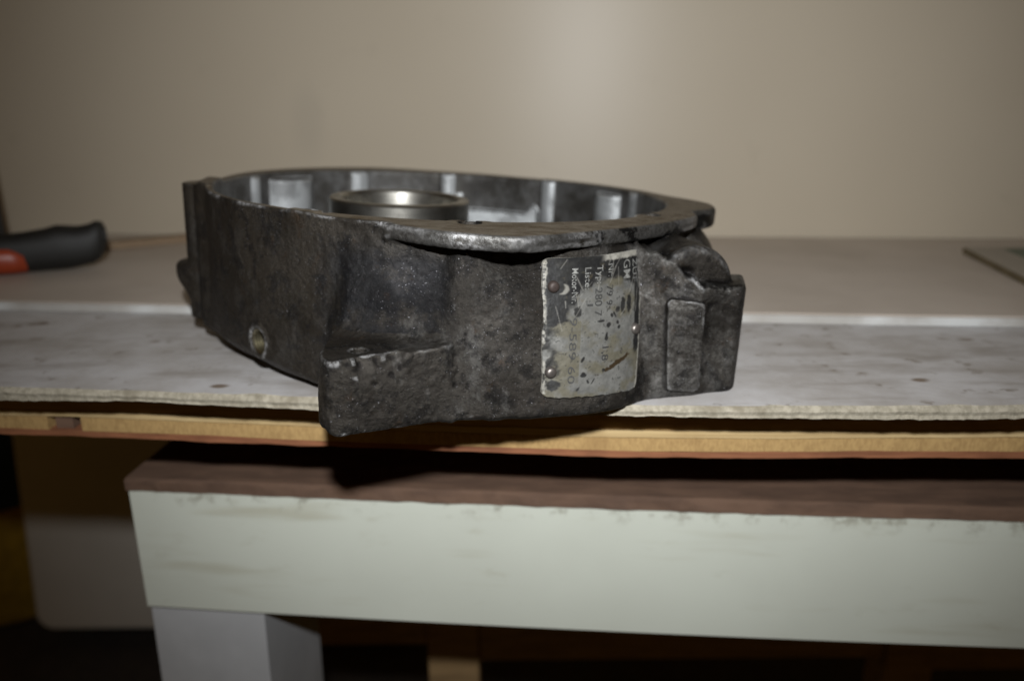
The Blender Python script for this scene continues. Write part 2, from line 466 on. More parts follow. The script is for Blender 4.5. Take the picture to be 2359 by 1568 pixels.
def make_flat_card():
    r = empty('flat_card', (.36, .60, .0064), 'pale flat card with greenish print lying on the brown board at right', 'card')
    # corner nearest the wall at left, edge running to the right and forward
    P = np.array([.357, .612]); d = np.array([-.022, -.112]); d = d / np.linalg.norm(d); e = np.array([-d[1], d[0]])
    e = np.array([1.0, .02])
    def poly(pts, z0, z1, nm, mats, fm):
        n = len(pts); V = [(x, y, z0) for x, y in pts] + [(x, y, z1) for x, y in pts]
        Fc = [tuple(reversed(range(n))), tuple(range(n, 2 * n))] + [(i, (i + 1) % n, n + (i + 1) % n, n + i) for i in range(n)]
        mesh_obj(nm, np.array(V) - np.array([.36, .60, .0064]), Fc, mats, r, fmat=[fm[0], fm[1]] + [fm[2]] * n)
    A = P; B = P + d * .16; Cc = B + e * .20; D = P + e * .20
    poly([A, B, Cc, D], .0064, .0112, 'card_board', [M['pale_card'], M['card_side']], (1, 0, 1))
    A2 = P + d * .012 + e * .028; B2 = P + d * .052 + e * .028
    poly([A2, B2, B2 + e * .15, A2 + e * .15], .01125, .0116, 'print_patch', [M['green_print']], (0, 0, 0))
make_flat_card()
def make_batten():
    p = np.array([-.352, .655]); q = np.array([-.235, .7335])
    d = (q - p) / np.linalg.norm(q - p); e = np.array([-d[1], d[0]]) * .014
    pts = [p, q, q + e, p + e]
    V = [(x, y, .0064) for x, y in pts] + [(x, y, .0125) for x, y in pts]
    Fc = [(3, 2, 1, 0), (4, 5, 6, 7)] + [(i, (i + 1) % 4, 4 + (i + 1) % 4, 4 + i) for i in range(4)]
    o = mesh_obj('wood_strip', V, Fc, M['strip'])
    tag(o, 'thin orange-brown wood strip lying at the foot of the wall behind the tool grip', 'wood strip')
make_batten()
#HOUSING
# ------------------------------------------------------------------ the metal housing (cast as one distance field, cut into parts)
TAU = .055; H = .0755
HO = np.array([-.0385, .428, .0021])
VOX = .00078

def lin_noise(shape, cells, seed):
    r = np.random.default_rng(seed); g = r.uniform(-1, 1, cells).astype(np.float32)
    for ax in range(3):
        n, m = shape[ax], cells[ax]
        p = np.linspace(0, m - 1.001, n); i = p.astype(int); fr = (p - i).astype(np.float32); fr = fr * fr * (3 - 2 * fr)
        sh = [1, 1, 1]; sh[ax] = n; fr = fr.reshape(sh)
        g = np.take(g, i, ax) * (1 - fr) + np.take(g, i + 1, ax) * fr
    return g

def smin(a, b, k):
    h = np.maximum(k - np.abs(a - b), 0) / k
    return np.minimum(a, b) - h * h * (k * .25)
def smax(a, b, k): return -smin(-a, -b, k)

def polar(tab, th):
    t = np.array(tab, dtype=float); a = t[:, 0]; r = t[:, 1]
    a = np.concatenate([a[-2:] - 360, a, a[:2] + 360]); r = np.concatenate([r[-2:], r, r[:2]])
    dense = np.arange(-180, 180.01, .5); v = np.interp(dense, a, r)
    k = np.exp(-.5 * (np.arange(-9, 10) / 3.2) ** 2); k /= k.sum()
    v = np.convolve(np.concatenate([v[-10:-1], v, v[1:10]]), k, 'valid')
    return np.interp(th, dense, v[:len(dense)]).astype(np.float32)

def build_field():
    lo = np.array([-.170, -.170, -.006]); hi = np.array([.170, .172, .0795])
    dims = ((hi - lo) / VOX).astype(int)
    x = (lo[0] + VOX * np.arange(dims[0])).astype(np.float32); y = (lo[1] + VOX * np.arange(dims[1])).astype(np.float32); z = (lo[2] + VOX * np.arange(dims[2])).astype(np.float32)
    X, Y = np.meshgrid(x, y, indexing='ij'); Rr = np.hypot(X, Y); TH = np.degrees(np.arctan2(Y, X))
    X3 = X[:, :, None]; Y3 = Y[:, :, None]; R3 = Rr[:, :, None]; Z = z[None, None, :]
    core = polar([(-180, .1265), (-165, .1225), (-150, .1180), (-135, .1145), (-120, .1140), (-108, .1170), (-98, .1200), (-88, .122), (-80, .122), (-60, .1245), (-40, .1240), (-20, .128), (0, .129), (20, .126), (40, .122), (69, .1165), (98, .128), (115, .146), (128, .1465), (140, .1440), (156, .1380), (170, .130)], TH)
    skirt = polar([(-122, .100), (-113, .110), (-109, .1215), (-105.5, .1315), (-98, .1330), (-90, .1315), (-86.6, .1310), (-84, .1396), (-81, .1402), (-73, .1420), (-64, .1485), (-57, .1525), (-50, .1505), (-45, .148), (-38, .145), (-30, .142), (-20, .138), (-12, .10)], TH)
    lean = np.interp(TH, [-110, -90, -75, -65, -57, -50, -43, -36], [.0105, .0115, .0125, .0170, .0225, .0235, .017, .010]).astype(np.float32)[:, :, None]
    flange = polar([(-180, .10), (-112, .1115), (-104, .1165), (-98, .1200), (-91, .1290), (-86, .1345), (-80, .1400), (-75.5, .1440), (-71, .1415), (-65, .1372), (-57, .1335), (-48, .1315), (-36, .1320), (-26, .1340), (-20, .1345), (-17.5, .1300), (-14, .131), (-11, .139), (-6, .1435), (1, .1445), (7, .139), (14, .132), (30, .124), (60, .117), (90, .115), (180, .10)], TH)
    inner = polar([(-180, .1205), (-160, .1175), (-141, .1130), (-129, .1095), (-117, .1095), (-102, .109), (-79, .110), (-60, .1125), (-40, .1145), (-21, .1155), (-5, .117), (19, .117), (34, .114), (50, .110), (67, .107), (99, .1105), (119, .120), (147, .127), (160, .125)], TH)
    th3 = TH[:, :, None]
    ids = None
    D = None
    def add(d, ident, k=.0025):
        nonlocal D, ids
        if D is None:
            D = d.astype(np.float32); ids = np.full(D.shape, ident, np.int8)
        else:
            d = np.broadcast_to(d, D.shape)
            ids[d < D] = ident; D = smin(D, d, k).astype(np.float32)
    # 0 casing: wall ring
    zb0 = np.maximum(0, .055 * X3 - .0018); d0 = smax(R3 - core[:, :, None], np.maximum(Z - H, np.where(Y3 > .022, .055 * X3 + .0044, zb0) - Z), .0012)
    # undercut along the lower left edge
    ch = np.clip(1 - np.abs(TH + 140) / 45, 0, 1)[:, :, None] * .007
    d0 = np.maximum(d0, ((R3 - core[:, :, None]) - Z * .9 + ch - .0006) * .74)
    add(d0, 0)
    # 0 casing: front skirt, leaning outwards at the bottom, cut away at upper right
    sc = .972 * X3 + .235 * Y3; fn = .235 * X3 - .972 * Y3
    zt = np.interp(sc, [.058, .0675, .0735, .0874, .100], [.0690, .0662, .0638, .0538, .0528]).astype(np.float32) + .0007 * np.sin(sc * 900) * (sc > .062) * (sc < .09)
    zb = np.maximum(0, .055 * X3 - .0018); zbc = np.where(Y3 > .022, .055 * X3 + .0044, zb)
    wl = np.clip((-83.5 - th3) / 3.5, 0, 1); wl = wl * wl * (3 - 2 * wl)
    zn = np.clip(Z / H, 0, 1); back = lean * zn * (1 - wl) + .019 * zn ** 1.8 * wl
    under = .0100 * np.exp(-((th3 + 73.5) / 6.5) ** 2) * np.clip((Z - .048) / .014, 0, 1) ** 1.5
    d1 = smax((R3 - (skirt[:, :, None] - back - under)) * .93, np.maximum(np.where(th3 > -60, Z - zt, Z - .0690), zb - Z), .0035)
    add(d1, 0, .004)
    # sunken rough field left of the ridge and a faint raised patch in it
    ph = np.exp(-(((X3 + .012) / .010) ** 2 + ((Z - .046) / .008) ** 2)) * (Y3 < 0)
    D -= (.0011 * ph).astype(np.float32)
    # 7 shoulder behind the flange tab at the right
    rs = .127 + .0225 * np.sqrt(np.clip(1 - ((Z - .022) / .046) ** 2, 0, 1)) - .0 * Z
    w = np.abs(th3 + 6) - 15
    d7 = smax(smax((R3 - rs) * .8, np.maximum(Z - .066, -Z), .004), w * .0022, .006)
    add(d7, 7, .006)
    # 4 round boss above the block, axis radial
    d4 = smax(np.sqrt((sc - .0880) ** 2 + (Z - .0500) ** 2) - .0185, np.maximum(fn - .1245, .085 - fn), .0042)
    add(d4, 4, .0012)
    dimple = np.sqrt(((sc - .0830) / 1.5) ** 2 + (fn - .1250) ** 2 + (Z - .0565) ** 2) - .0030
    D = smax(D, -dimple, .002)
    # 3 clamp block
    Lc = np.interp(sc, [.060, .070, .088], [.30, .25, .07]).astype(np.float32)
    f1 = fn - (.1352 - Lc * Z); f2 = .975 * X3 - .22 * Y3 - .1556
    d3 = smax(smax(f1 * .97, f2, .006), smax(np.maximum(zb - Z, .062 - sc), Z - zt, .0055), .003)
    d3 = np.maximum(np.maximum(d3, -(R3 - .112)), np.minimum(-(f1 + .024), Z - .030))
    d3 = np.maximum(d3, -(fn - .090))
    add(d3, 3, .0016)
    # shallow hollow in the block face beside the pad
    D = smax(D, -(np.sqrt(((sc - .0965) / .9) ** 2 + ((Z - .028) / 2.2) ** 2 + ((f1 + .0) / .35) ** 2) - .0085) * .5, .004).astype(np.float32)
    # 5 raised pad
    pad = smax(smax(f1 - .0020, -(f1 + .010), .0003), smax(np.abs(sc - .0817) - .0074, np.abs(Z - .0270 + (sc - .0817) * .05) - .0195, .0028), .0003)
    add(pad, 5, .0004)
    # 2 mounting lug
    vx, vy = -.455, .890
    g1 = -((X3 + .0253) * vx + (Y3 + .1575) * vy)
    lug = smax(smax(g1, -(X3 + .0362 + .05 * (.03 - Z)), .007), np.maximum(X3 - .0135, np.maximum(Y3 + .105, -(Z + .0002))), .002)
    lug = smax(lug, -.796 * X3 - .605 * Y3 - .1204, .0055)
    lug = smax(lug, Z - (.0295 + .04 * (X3 + .03) + .05 * np.clip(Y3 + .145, 0, 1)), .0016)
    cn = lin_noise(X3.shape[:2] + (Z.shape[2],), (110, 110, 28), 12) * .0011
    wx = np.maximum(np.abs(X3 + .0135 + .15 * (Z - .03)) - .0065, 0)
    chip = .955 * g1 + .295 * (Z - .0195) - wx * .55
    lug = smax(lug, chip + cn, .0006)
    chip2 = .80 * g1 + .60 * (Z - .0270) - np.maximum(np.abs(X3 + .0265) - .004, 0) * .6
    lug = smax(lug, chip2 + cn, .0006)
    add(lug, 2, .006)
    hol = np.maximum(np.sqrt((X3 + .0215) ** 2 + (Y3 + .1440) ** 2) - .0032, .012 - Z)
    D = np.maximum(D, -hol)
    # 6 left bolt boss, upper column and lower pad
    b1 = smax(np.sqrt((X3 + .1275) ** 2 + (Y3 + .011) ** 2) - .0098, np.maximum(Z - H, .0035 - Z), .001)
    b1 = np.minimum(b1, smax(np.sqrt((X3 + .1200) ** 2 + (Y3 + .018) ** 2) - .0085, np.maximum(Z - H, .001 - Z), .001))
    add(b1, 6, .008)
    b2 = smax(np.sqrt((X3 + .1330) ** 2 + (Y3 + .003) ** 2) - .0138, smax(Z - .0325, .0125 - Z - (X3 + .133) * .8, .003), .004)
    add(b2, 6, .004)
    # 1 flange with rounded lower edge
    thick = np.where(th3 > -15, .0052, .0034) + 0 * R3
    d_f = smax(R3 - flange[:, :, None], np.abs(Z - (H - thick)) - thick, .0026)
    d_f = np.maximum(d_f, Z - H)
    gate = (th3 + 112 > 0) & (th3 < 60)
    d_f = np.where(gate, d_f, np.float32(.05))
    ids_t = d_f < D
    D = smin(D, d_f.astype(np.float32), .0016); ids[ids_t] = 1
    # bore
    cav = np.maximum(R3 - inner[:, :, None], .012 - Z)
    D = smax(D, -cav, .0012).astype(np.float32)
    # inner bosses and ribs
    inside = R3 - (inner[:, :, None] + .004)
    def rib(ang, rc, rad, zt_, ident, sq=0.0):
        a_ = math.radians(ang); cx, cy = rc * math.cos(a_), rc * math.sin(a_)
        d = smax(np.sqrt((X3 - cx) ** 2 + (Y3 - cy) ** 2) - rad, np.maximum(Z - zt_, .010 - Z), .0015)
        d = np.maximum(d, inside)
        add(d, ident, .002)
    holes = []
    for k, (ang, rc, rad, zt_) in enumerate([(-81, .1175, .0098, H), (-32, .1205, .0105, H), (-118, .1105, .0075, H), (146, .1325, .0185, H - .004), (160, .128, .006, H - .002), (123, .1245, .0060, H - .002), (94, .1145, .0062, H - .001), (90, .1130, .0040, .062), (57, .1125, .0055, H - .001), (33, .1200, .0120, H - .004), (22, .1195, .0050, H - .001)]):
        rib(ang, rc, rad, zt_, 10 + k)
        if k < 3: holes.append((ang, rc - (.0035, .0035, .0035)[k]))
    led = np.maximum(np.maximum(.1015 - R3, Z - (.0525 + .006 * np.exp(-((th3 - 62) / 2.0) ** 2))), np.maximum(np.abs(th3 - 75) - 15, 0) * .0019)
    led = np.maximum(np.where(np.abs(th3 - 75) < 15, led, np.float32(.05)), inside)
    add(led, 30, .001)
    for ang, rc in holes:
        a_ = math.radians(ang); hl = np.maximum(np.sqrt((X3 - rc * math.cos(a_)) ** 2 + (Y3 - rc * math.sin(a_)) ** 2) - (.0047 if ang != -118 else .0028), .05 - Z)
        D = np.maximum(D, -hl)
    # threaded hole at lower left: spot face and bore
    a = math.radians(-133.6); ax, ay = math.cos(a), math.sin(a)
    s = X3 * ax + Y3 * ay; c = -X3 * ay + Y3 * ax; q = np.sqrt(c * c + (Z - .0125) ** 2)
    add(np.maximum(q - .0085, np.maximum(s - .1150, .100 - s)), 0, .0015)
    D = np.maximum(D, -np.maximum(q - .0060, .095 - s))
    # floor of the bore is open in the middle under the hub
    D = np.maximum(D, -(np.maximum(R3 - .02, np.abs(Z) - .02)))
    # cast surface: dents and grain, none on machined faces
    nz = lin_noise(D.shape, (60, 60, 16), 3) * .00010 + lin_noise(D.shape, (190, 190, 48), 4) * .00007
    mach = np.clip((H - .0012 - Z) / .001, 0, 1) * np.clip((R3 - inner[:, :, None] - .0008) / .001, 0, 1)
    rough_zone = np.exp(-(np.clip(np.abs(th3 + 92) - 16, 0, 99) / 10) ** 2)
    D += (nz * mach * (.55 + 2.2 * rough_zone)).astype(np.float32)
    nicks = lin_noise(D.shape, (100, 100, 26), 8)
    D += (np.clip(nicks - .66, 0, 1) * .0016 * mach).astype(np.float32)
    return D, ids, lo

def surface_nets(D, ids, lo):
    S = D < 0
    nx, ny, nz = D.shape
    cnt = np.zeros((nx - 1, ny - 1, nz - 1), np.int8)
    corners = [(i, j, k) for i in (0, 1) for j in (0, 1) for k in (0, 1)]
    for i, j, k in corners: cnt += S[i:nx - 1 + i, j:ny - 1 + j, k:nz - 1 + k]
    act = (cnt > 0) & (cnt < 8)
    I = np.argwhere(act).astype(np.int32)
    idx = np.full(act.shape, -1, np.int32); idx[act] = np.arange(len(I), dtype=np.int32)
    vals = np.stack([D[I[:, 0] + i, I[:, 1] + j, I[:, 2] + k] for i, j, k in corners], 1)
    P = np.zeros((len(I), 3), np.float32); C_ = np.zeros(len(I), np.float32)
    ca = np.array(corners, np.float32)
    for a in range(8):
        for b in range(a + 1, 8):
            if np.abs(ca[a] - ca[b]).sum() != 1: continue
            va, vb = vals[:, a], vals[:, b]; m = (va < 0) != (vb < 0)
            t = np.where(m, va / np.where(m, va - vb, 1), 0).astype(np.float32)
            P += np.where(m[:, None], ca[a] + t[:, None] * (ca[b] - ca[a]), 0); C_ += m
    P = I + P / C_[:, None]
    V = lo + P * VOX
    Q = []
    for axis in range(3):
        sl0 = [slice(None)] * 3; sl1 = [slice(None)] * 3; sl0[axis] = slice(0, -1); sl1[axis] = slice(1, None)
        ch = S[tuple(sl0)] != S[tuple(sl1)]
        E_ = np.argwhere(ch); u, v = [(1, 2), (2, 0), (0, 1)][axis]
        ok = (E_[:, u] > 0) & (E_[:, v] > 0) & (E_[:, u] < D.shape[u] - 1) & (E_[:, v] < D.shape[v] - 1); E_ = E_[ok]
        def cell(du, dv):
            e = E_.copy(); e[:, u] += du; e[:, v] += dv; return idx[e[:, 0], e[:, 1], e[:, 2]]
        q = np.stack([cell(-1, -1), cell(0, -1), cell(0, 0), cell(-1, 0)], 1)
        fwd = S[E_[:, 0], E_[:, 1], E_[:, 2]]
        q[~fwd] = q[~fwd][:, ::-1]
        Q.append(q)
    Q = np.concatenate(Q)
    # gradient normals and edge-wear (convexity)
    def samp(p):
        p = (p - lo) / VOX; p = np.clip(p, 0, np.array(D.shape) - 1.01); i = p.astype(int); f = (p - i).astype(np.float32); o = 0
        for a, b, c in corners:
            w = (f[:, 0] if a else 1 - f[:, 0]) * (f[:, 1] if b else 1 - f[:, 1]) * (f[:, 2] if c else 1 - f[:, 2])
            o = o + w * D[i[:, 0] + a, i[:, 1] + b, i[:, 2] + c]
        return o
    N = np.zeros_like(V); lap = 0
    for a in range(3):
        e = np.zeros(3); e[a] = VOX * .9
        N[:, a] = samp(V + e) - samp(V - e)
        e[a] = .0022
        lap = lap + samp(V + e) + samp(V - e)
    N /= np.linalg.norm(N, axis=1, keepdims=True) + 1e-9
    vid = ids[np.clip(I[:, 0], 0, nx - 1), I[:, 1], I[:, 2]]
    return V, Q, N, lap / 6, vid, samp

def raw_mesh(name, V, Q, mats, N=None, attrs=None, parent=None):
    me = bpy.data.meshes.new(name)
    me.vertices.add(len(V)); me.vertices.foreach_set('co', np.ascontiguousarray(V, np.float32).ravel())
    n = len(Q); w = Q.shape[1]
    me.loops.add(n * w); me.loops.foreach_set('vertex_index', np.ascontiguousarray(Q, np.int32).ravel())
    me.polygons.add(n); me.polygons.foreach_set('loop_start', np.arange(0, n * w, w, dtype=np.int32))
    me.polygons.foreach_set('use_smooth', np.ones(n, dtype=bool))
    me.materials.append(mats)
    for k, v in (attrs or {}).items():
        if v.ndim == 1:
            at = me.attributes.new(k, 'FLOAT', 'POINT'); at.data.foreach_set('value', np.ascontiguousarray(v, np.float32))
        else:
            at = me.attributes.new(k, 'FLOAT_COLOR', 'POINT'); at.data.foreach_set('color', np.ascontiguousarray(v, np.float32).ravel())
    me.update(calc_edges=True); me.validate()
    if N is not None: me.normals_split_custom_set_from_vertices(np.ascontiguousarray(N, np.float32))
    o = bpy.data.objects.new(name, me); COL.objects.link(o)
    if parent is not None: o.parent = parent
    return o

def m_cast():
    t = NT('weathered_cast_metal')
    big = t.noise(26, 5, .62); mid = t.noise(105, 6, .68); spec_ = t.noise(560, 6, .75); spk = t.noise(1500, 2, .5)
    left = t.ramp(t.sep(0), -.050, -.015, 1, 0)                 # browner, darker tone on the left part of the casting
    c = t.mix(t.ramp(big, .36, .64), (.0275, .0240, .0200), (.057, .0515, .0445))
    c = t.mix(t.math('MULTIPLY', left, .8), c, t.mix(t.ramp(big, .36, .64), (.021, .0165, .0110), (.038, .0305, .0215)))
    light = t.math('MULTIPLY', t.ramp(t.noise(33, 6, .74, vec=t.mapping(loc=(3, 1, 7), scale=(1, 1, .65))), .53, .63), t.math('SUBTRACT', 1.0, t.math('MULTIPLY', left, .75)))
    c = t.mix(t.math('MULTIPLY', light, .8), c, (.105, .101, .094))
    c = t.mix(t.math('MULTIPLY', t.ramp(mid, .50, .62), .72), c, (.0085, .0080, .0080))
    c = t.mix(t.math('MULTIPLY', t.ramp(spec_, .52, .66), .5), c, (.007, .007, .0075))
    oil_shade_fac = t.math('MULTIPLY', t.attr('oil_shade'), t.ramp(t.noise(60, 5, .7, vec=t.mapping(loc=(2, 8, 5))), .32, .52))
    c = t.mix(t.math('MULTIPLY', oil_shade_fac, .8), c, (.013, .0135, .0155))
    rust = t.math('MULTIPLY', t.ramp(t.noise(75, 5, .7, vec=t.mapping(loc=(9, 4, 2))), .58, .72), .5)
    c = t.mix(rust, c, (.045, .024, .010))
    # machined rim face and pad: barer, smoother metal with black flakes of old paint towards the right
    bare_bright = t.attr('bare_bright')
    bc = t.mix(t.ramp(spec_, .38, .60), (.15, .148, .142), (.060, .057, .052))
    fl_ = t.math('MULTIPLY', t.ramp(t.noise(120, 5, .6, vec=t.mapping(scale=(.6, .6, 1))), .49, .53), t.ramp(t.sep(0), .045, .075))
    bc = t.mix(t.math('MULTIPLY', fl_, .95), bc, (.008, .008, .008))
    bc = t.mix(t.math('MULTIPLY', t.ramp(t.noise(48, 4, .6), .54, .66), .7), bc, (.030, .025, .018))
    c = t.mix(bare_bright, c, bc)
    darkening = t.ramp(t.attr('hollow'), .12, .9)
    c = t.mix(t.math('MULTIPLY', darkening, .8), c, (.007, .006, .006))  # concave spots of the casting go near black
    gate = t.math('MULTIPLY', t.ramp(t.noise(55, 3), .44, .60), t.ramp(spec_, .36, .58))
    wear = t.math('MULTIPLY', t.ramp(t.attr('wear'), .28, .75), gate)
    c = t.mix(t.math('MULTIPLY', wear, .85), c, (.38, .38, .38))
    top = t.attr('machined')
    stain = t.noise(1, 5, .6, vec=t.mapping(scale=(90, 160, 90)))
    c = t.mix(top, c, t.mix(t.ramp(stain, .35, .65), (.075, .056, .034), (.140, .118, .088)))
    inn = t.attr('inner'); cl = t.attr('pale_rib')
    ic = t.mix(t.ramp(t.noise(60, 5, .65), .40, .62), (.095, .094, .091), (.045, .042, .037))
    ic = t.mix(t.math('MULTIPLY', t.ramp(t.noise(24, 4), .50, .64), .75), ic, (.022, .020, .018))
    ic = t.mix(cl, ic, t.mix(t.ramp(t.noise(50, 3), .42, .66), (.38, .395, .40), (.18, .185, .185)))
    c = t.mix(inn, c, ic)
    glint = t.math('MULTIPLY', t.ramp(spk, .66, .78), t.ramp(mid, .40, .60, .15, .75))
    c = t.mix(glint, c, (.40, .40, .43))
    special = t.math('MAXIMUM', top, inn)
    met = t.math('SUBTRACT', .80, t.math('MULTIPLY', special, .25))
    met = t.math('SUBTRACT', met, t.math('MULTIPLY', left, .35))
    ro = t.math('SUBTRACT', t.ramp(spec_, .35, .65, .44, .62), t.math('MULTIPLY', wear, .12))
    ro = t.math('SUBTRACT', ro, t.math('MULTIPLY', inn, .08))
    calm = t.math('SUBTRACT', 1.0, t.math('MULTIPLY', t.math('MAXIMUM', special, bare_bright), .72))
    amp = t.ramp(t.noise(40, 3, vec=t.mapping(loc=(5, 5, 1))), .35, .65, .35, 1.0)
    grain = t.noise(240, 9, .74)
    hsum = t.math('MULTIPLY', t.math('MULTIPLY', grain, amp), calm)
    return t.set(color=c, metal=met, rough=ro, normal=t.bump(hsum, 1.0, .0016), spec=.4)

def m_steel(name, col, rough, metal=1.0, lines=0):
    t = NT(name); n_ = t.noise(70, 5, .6)
    c = t.mix(t.ramp(n_, .4, .65), col, tuple(k * .55 for k in col))
    h = t.noise(1, 3, vec=t.mapping(scale=(60, 60, 1600))) if lines else t.noise(300, 3)
    return t.set(color=c, rough=t.ramp(n_, .35, .7, rough, rough + .15), metal=metal, normal=t.bump(h, .12, .0005))

def m_plate():
    t = NT('worn_name_plate')
    c = t.attr('paint', True); n_ = t.noise(500, 4); dirt = t.noise(160, 5, .7)
    c = t.mix(t.math('MULTIPLY', t.ramp(dirt, .58, .72), .55), c, (.10, .085, .055))
    return t.set(color=c, rough=.42, metal=.15, normal=t.bump(n_, .25, .0006), spec=.35)

def lathe_mesh(name, prof, seg, mat, parent, loc, axis=None, smooth=True):
    V = []; Fc = []
    for (r_, z_) in prof:
        for k in range(seg):
            a = 2 * math.pi * k / seg; V.append((r_ * math.cos(a), r_ * math.sin(a), z_))
    for q in range(len(prof) - 1):
        for k in range(seg):
            b = (k + 1) % seg; Fc.append((q * seg + k, q * seg + b, (q + 1) * seg + b, (q + 1) * seg + k))
    o = mesh_obj(name, V, Fc, mat, parent, smooth=smooth)
    o.location = loc
    if axis is not None: o.rotation_euler = Vector(axis).to_track_quat('Z', 'Y').to_euler()
    if smooth:
        o.data.set_sharp_from_angle(angle=math.radians(32))
    return o

def make_housing():
    root = empty('gearbox_housing', tuple(HO), 'grimy cast metal gearbox housing with worn name plate overhanging the board edge', 'machine part')
    root.rotation_euler = (0, math.asin(TAU), 0)
    D, ids, lo = build_field()
    V, Q, N, lap, vid, samp = surface_nets(D, ids, lo)
    rad = np.hypot(V[:, 0], V[:, 1]) + 1e-6
    inward = -(N[:, 0] * V[:, 0] + N[:, 1] * V[:, 1]) / rad
    ths = np.degrees(np.arctan2(V[:, 1], V[:, 0]))
    front = np.clip((-V[:, 1] - .02) / .05, 0, 1)
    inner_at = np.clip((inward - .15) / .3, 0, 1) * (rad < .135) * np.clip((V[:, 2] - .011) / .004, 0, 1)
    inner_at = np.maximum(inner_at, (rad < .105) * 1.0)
    pale_rib = (vid >= 10) * 1.0  # inner ribs and ledge, coloured paler than the bore walls
    mach = np.clip((N[:, 2] - .8) / .15, 0, 1) * (V[:, 2] > H - .0022)
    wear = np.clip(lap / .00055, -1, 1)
    ss_ = lambda e0, e1, x: np.clip((x - e0) / (e1 - e0), 0, 1)
    oil_shade = ss_(-116, -106, ths) * ss_(-83, -86, ths) * ss_(.070, .060, V[:, 2]) * (vid == 0)  # oily dirt in the recess, darkened to paint in the ridge's shading
    oil_shade = np.maximum(oil_shade, .25 * ss_(-86, -80, ths) * ss_(-66, -74, ths) * ss_(.015, .03, V[:, 2]) * (vid == 0))
    bare_bright = np.maximum((vid == 1) * 1.0 * ss_(-100, -88, ths), (vid == 5) * .30 + (vid == 3) * .22)
    sc_v = .972 * V[:, 0] + .235 * V[:, 1]; fn_v = .235 * V[:, 0] - .972 * V[:, 1]; zt_v = np.interp(sc_v, [.058, .0675, .0735, .0874, .100], [.0690, .0662, .0638, .0538, .0528])
    bare_bright = np.maximum(bare_bright, .75 * ss_(.006, .0025, np.abs(V[:, 2] - zt_v)) * ss_(.15, .45, N[:, 2]) * (fn_v > .112) * (sc_v > .066) * (sc_v < .108))  # up-facing cut edge: worn metal, with caught light painted in as brighter colour
    cast = m_cast()
    parts = {0: 'casing', 1: 'rim_flange', 2: 'mounting_lug', 3: 'clamp_block', 4: 'round_boss', 5: 'raised_pad', 6: 'bolt_boss', 7: 'shoulder', 30: 'inner_ledge'}
    # a face belongs to the part most of its corners belong to
    fid = vid[Q[:, 0]]
    for _ in range(1):
        same = vid[Q[:, 1]] == vid[Q[:, 2]]; fid = np.where(same, vid[Q[:, 1]], fid)
    for i in np.unique(fid):
        q = Q[fid == i]
        if len(q) < 40: continue
        u, inv = np.unique(q, return_inverse=True)
        nm = parts.get(int(i), 'inner_rib')
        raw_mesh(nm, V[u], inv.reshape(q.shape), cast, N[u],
                 dict(wear=np.clip(wear[u], 0, 1) * {1: 1.7, 2: .65, 0: .8, 3: .9, 4: 1.2}.get(int(i), .55), hollow=np.clip(-wear[u], 0, 1), machined=mach[u], inner=inner_at[u], pale_rib=pale_rib[u], oil_shade=oil_shade[u], bare_bright=bare_bright[u]), root)
    # ---- bearing hub in the middle
    steel = m_steel('bearing_steel', (.31, .30, .27), .34, 1.0, 1); dark_steel = m_steel('hub_casting', (.16, .155, .145), .5, .7)
    hx, hy = -.0250, -.003
    lathe_mesh('hub', [(.060, .0118), (.046, .0120), (.0425, .016), (.0400, .050), (.0385, .0500), (.0290, .0500), (.0288, .012), (.021, .0119)], 72, dark_steel, root, (hx, hy, 0))
    ring = lathe_mesh('bearing_ring', [(.0368, .0501), (.0370, .0504), (.0372, .0706), (.0364, .0715), (.0340, .0720), (.0322, .0717), (.0315, .0709), (.0312, .0695), (.0310, .0501)], 96, steel, root, (hx, hy, 0))
    ring['label'] = 'bright steel bearing ring rising in the bore'
    # ---- threaded insert
    a = math.radians(-133.6); ax, ay = math.cos(a), math.sin(a)
    prof = [(.0061, .0144), (.0059, .0148), (.0056, .0146)]
    zz = .0146
    for k in range(9):
        prof += [(.0049, zz - .0006), (.0058, zz - .0013)]; zz -= .0013
    lathe_mesh('threaded_insert', prof, 40, m_steel('brassy_thread', (.38, .35, .25), .35), root, (ax * .0995, ay * .0995, .0125), (ax, ay, 0))
    # ---- name plate
    def surf(th, z, r0=.16):
        th = np.asarray(th, float); z = np.asarray(z, float); a_ = np.radians(th); r = np.full(th.shape, r0)
        for _ in range(60):
            P = np.stack([r * np.cos(a_), r * np.sin(a_), z], -1); d = samp(P.reshape(-1, 3)).reshape(th.shape); r = r - np.clip(d * .8, -.002, .002)
        return r
    TL, TR, BR, BL = (-68.8, .0643), (-46.4, .0654), (-52.8, .0103), (-69.8, .0105)
    def plate_tz(A, B):
        th = (1 - B) * ((1 - A) * BL[0] + A * BR[0]) + B * ((1 - A) * TL[0] + A * TR[0])
        z = (1 - B) * ((1 - A) * BL[1] + A * BR[1]) + B * ((1 - A) * TL[1] + A * TR[1])
        return th, z
    A, B = np.meshgrid(np.linspace(0, 1, 30), np.linspace(0, .97, 30), indexing='ij')
    th, z = plate_tz(A, B); r = surf(th, z)
    basis = lambda A, B: np.stack([A * 0 + 1, A, B, A * B, A * A, B * B], -1)
    co, *_ = np.linalg.lstsq(basis(A, B).reshape(-1, 6), r.ravel(), rcond=None)
    def plate_pt(A, B, off):
        A = np.asarray(A, float); B = np.asarray(B, float)
        th, z = plate_tz(A, B); r = basis(A, B) @ co + off; a_ = np.radians(th)
        return np.stack([r * np.cos(a_), r * np.sin(a_), z], -1)
    na, nb = 170, 230
    av = np.linspace(0, 1, na); bv = np.linspace(0, 1, nb); A, B = np.meshgrid(av, bv, indexing='ij')
    r2 = np.random.default_rng(31)
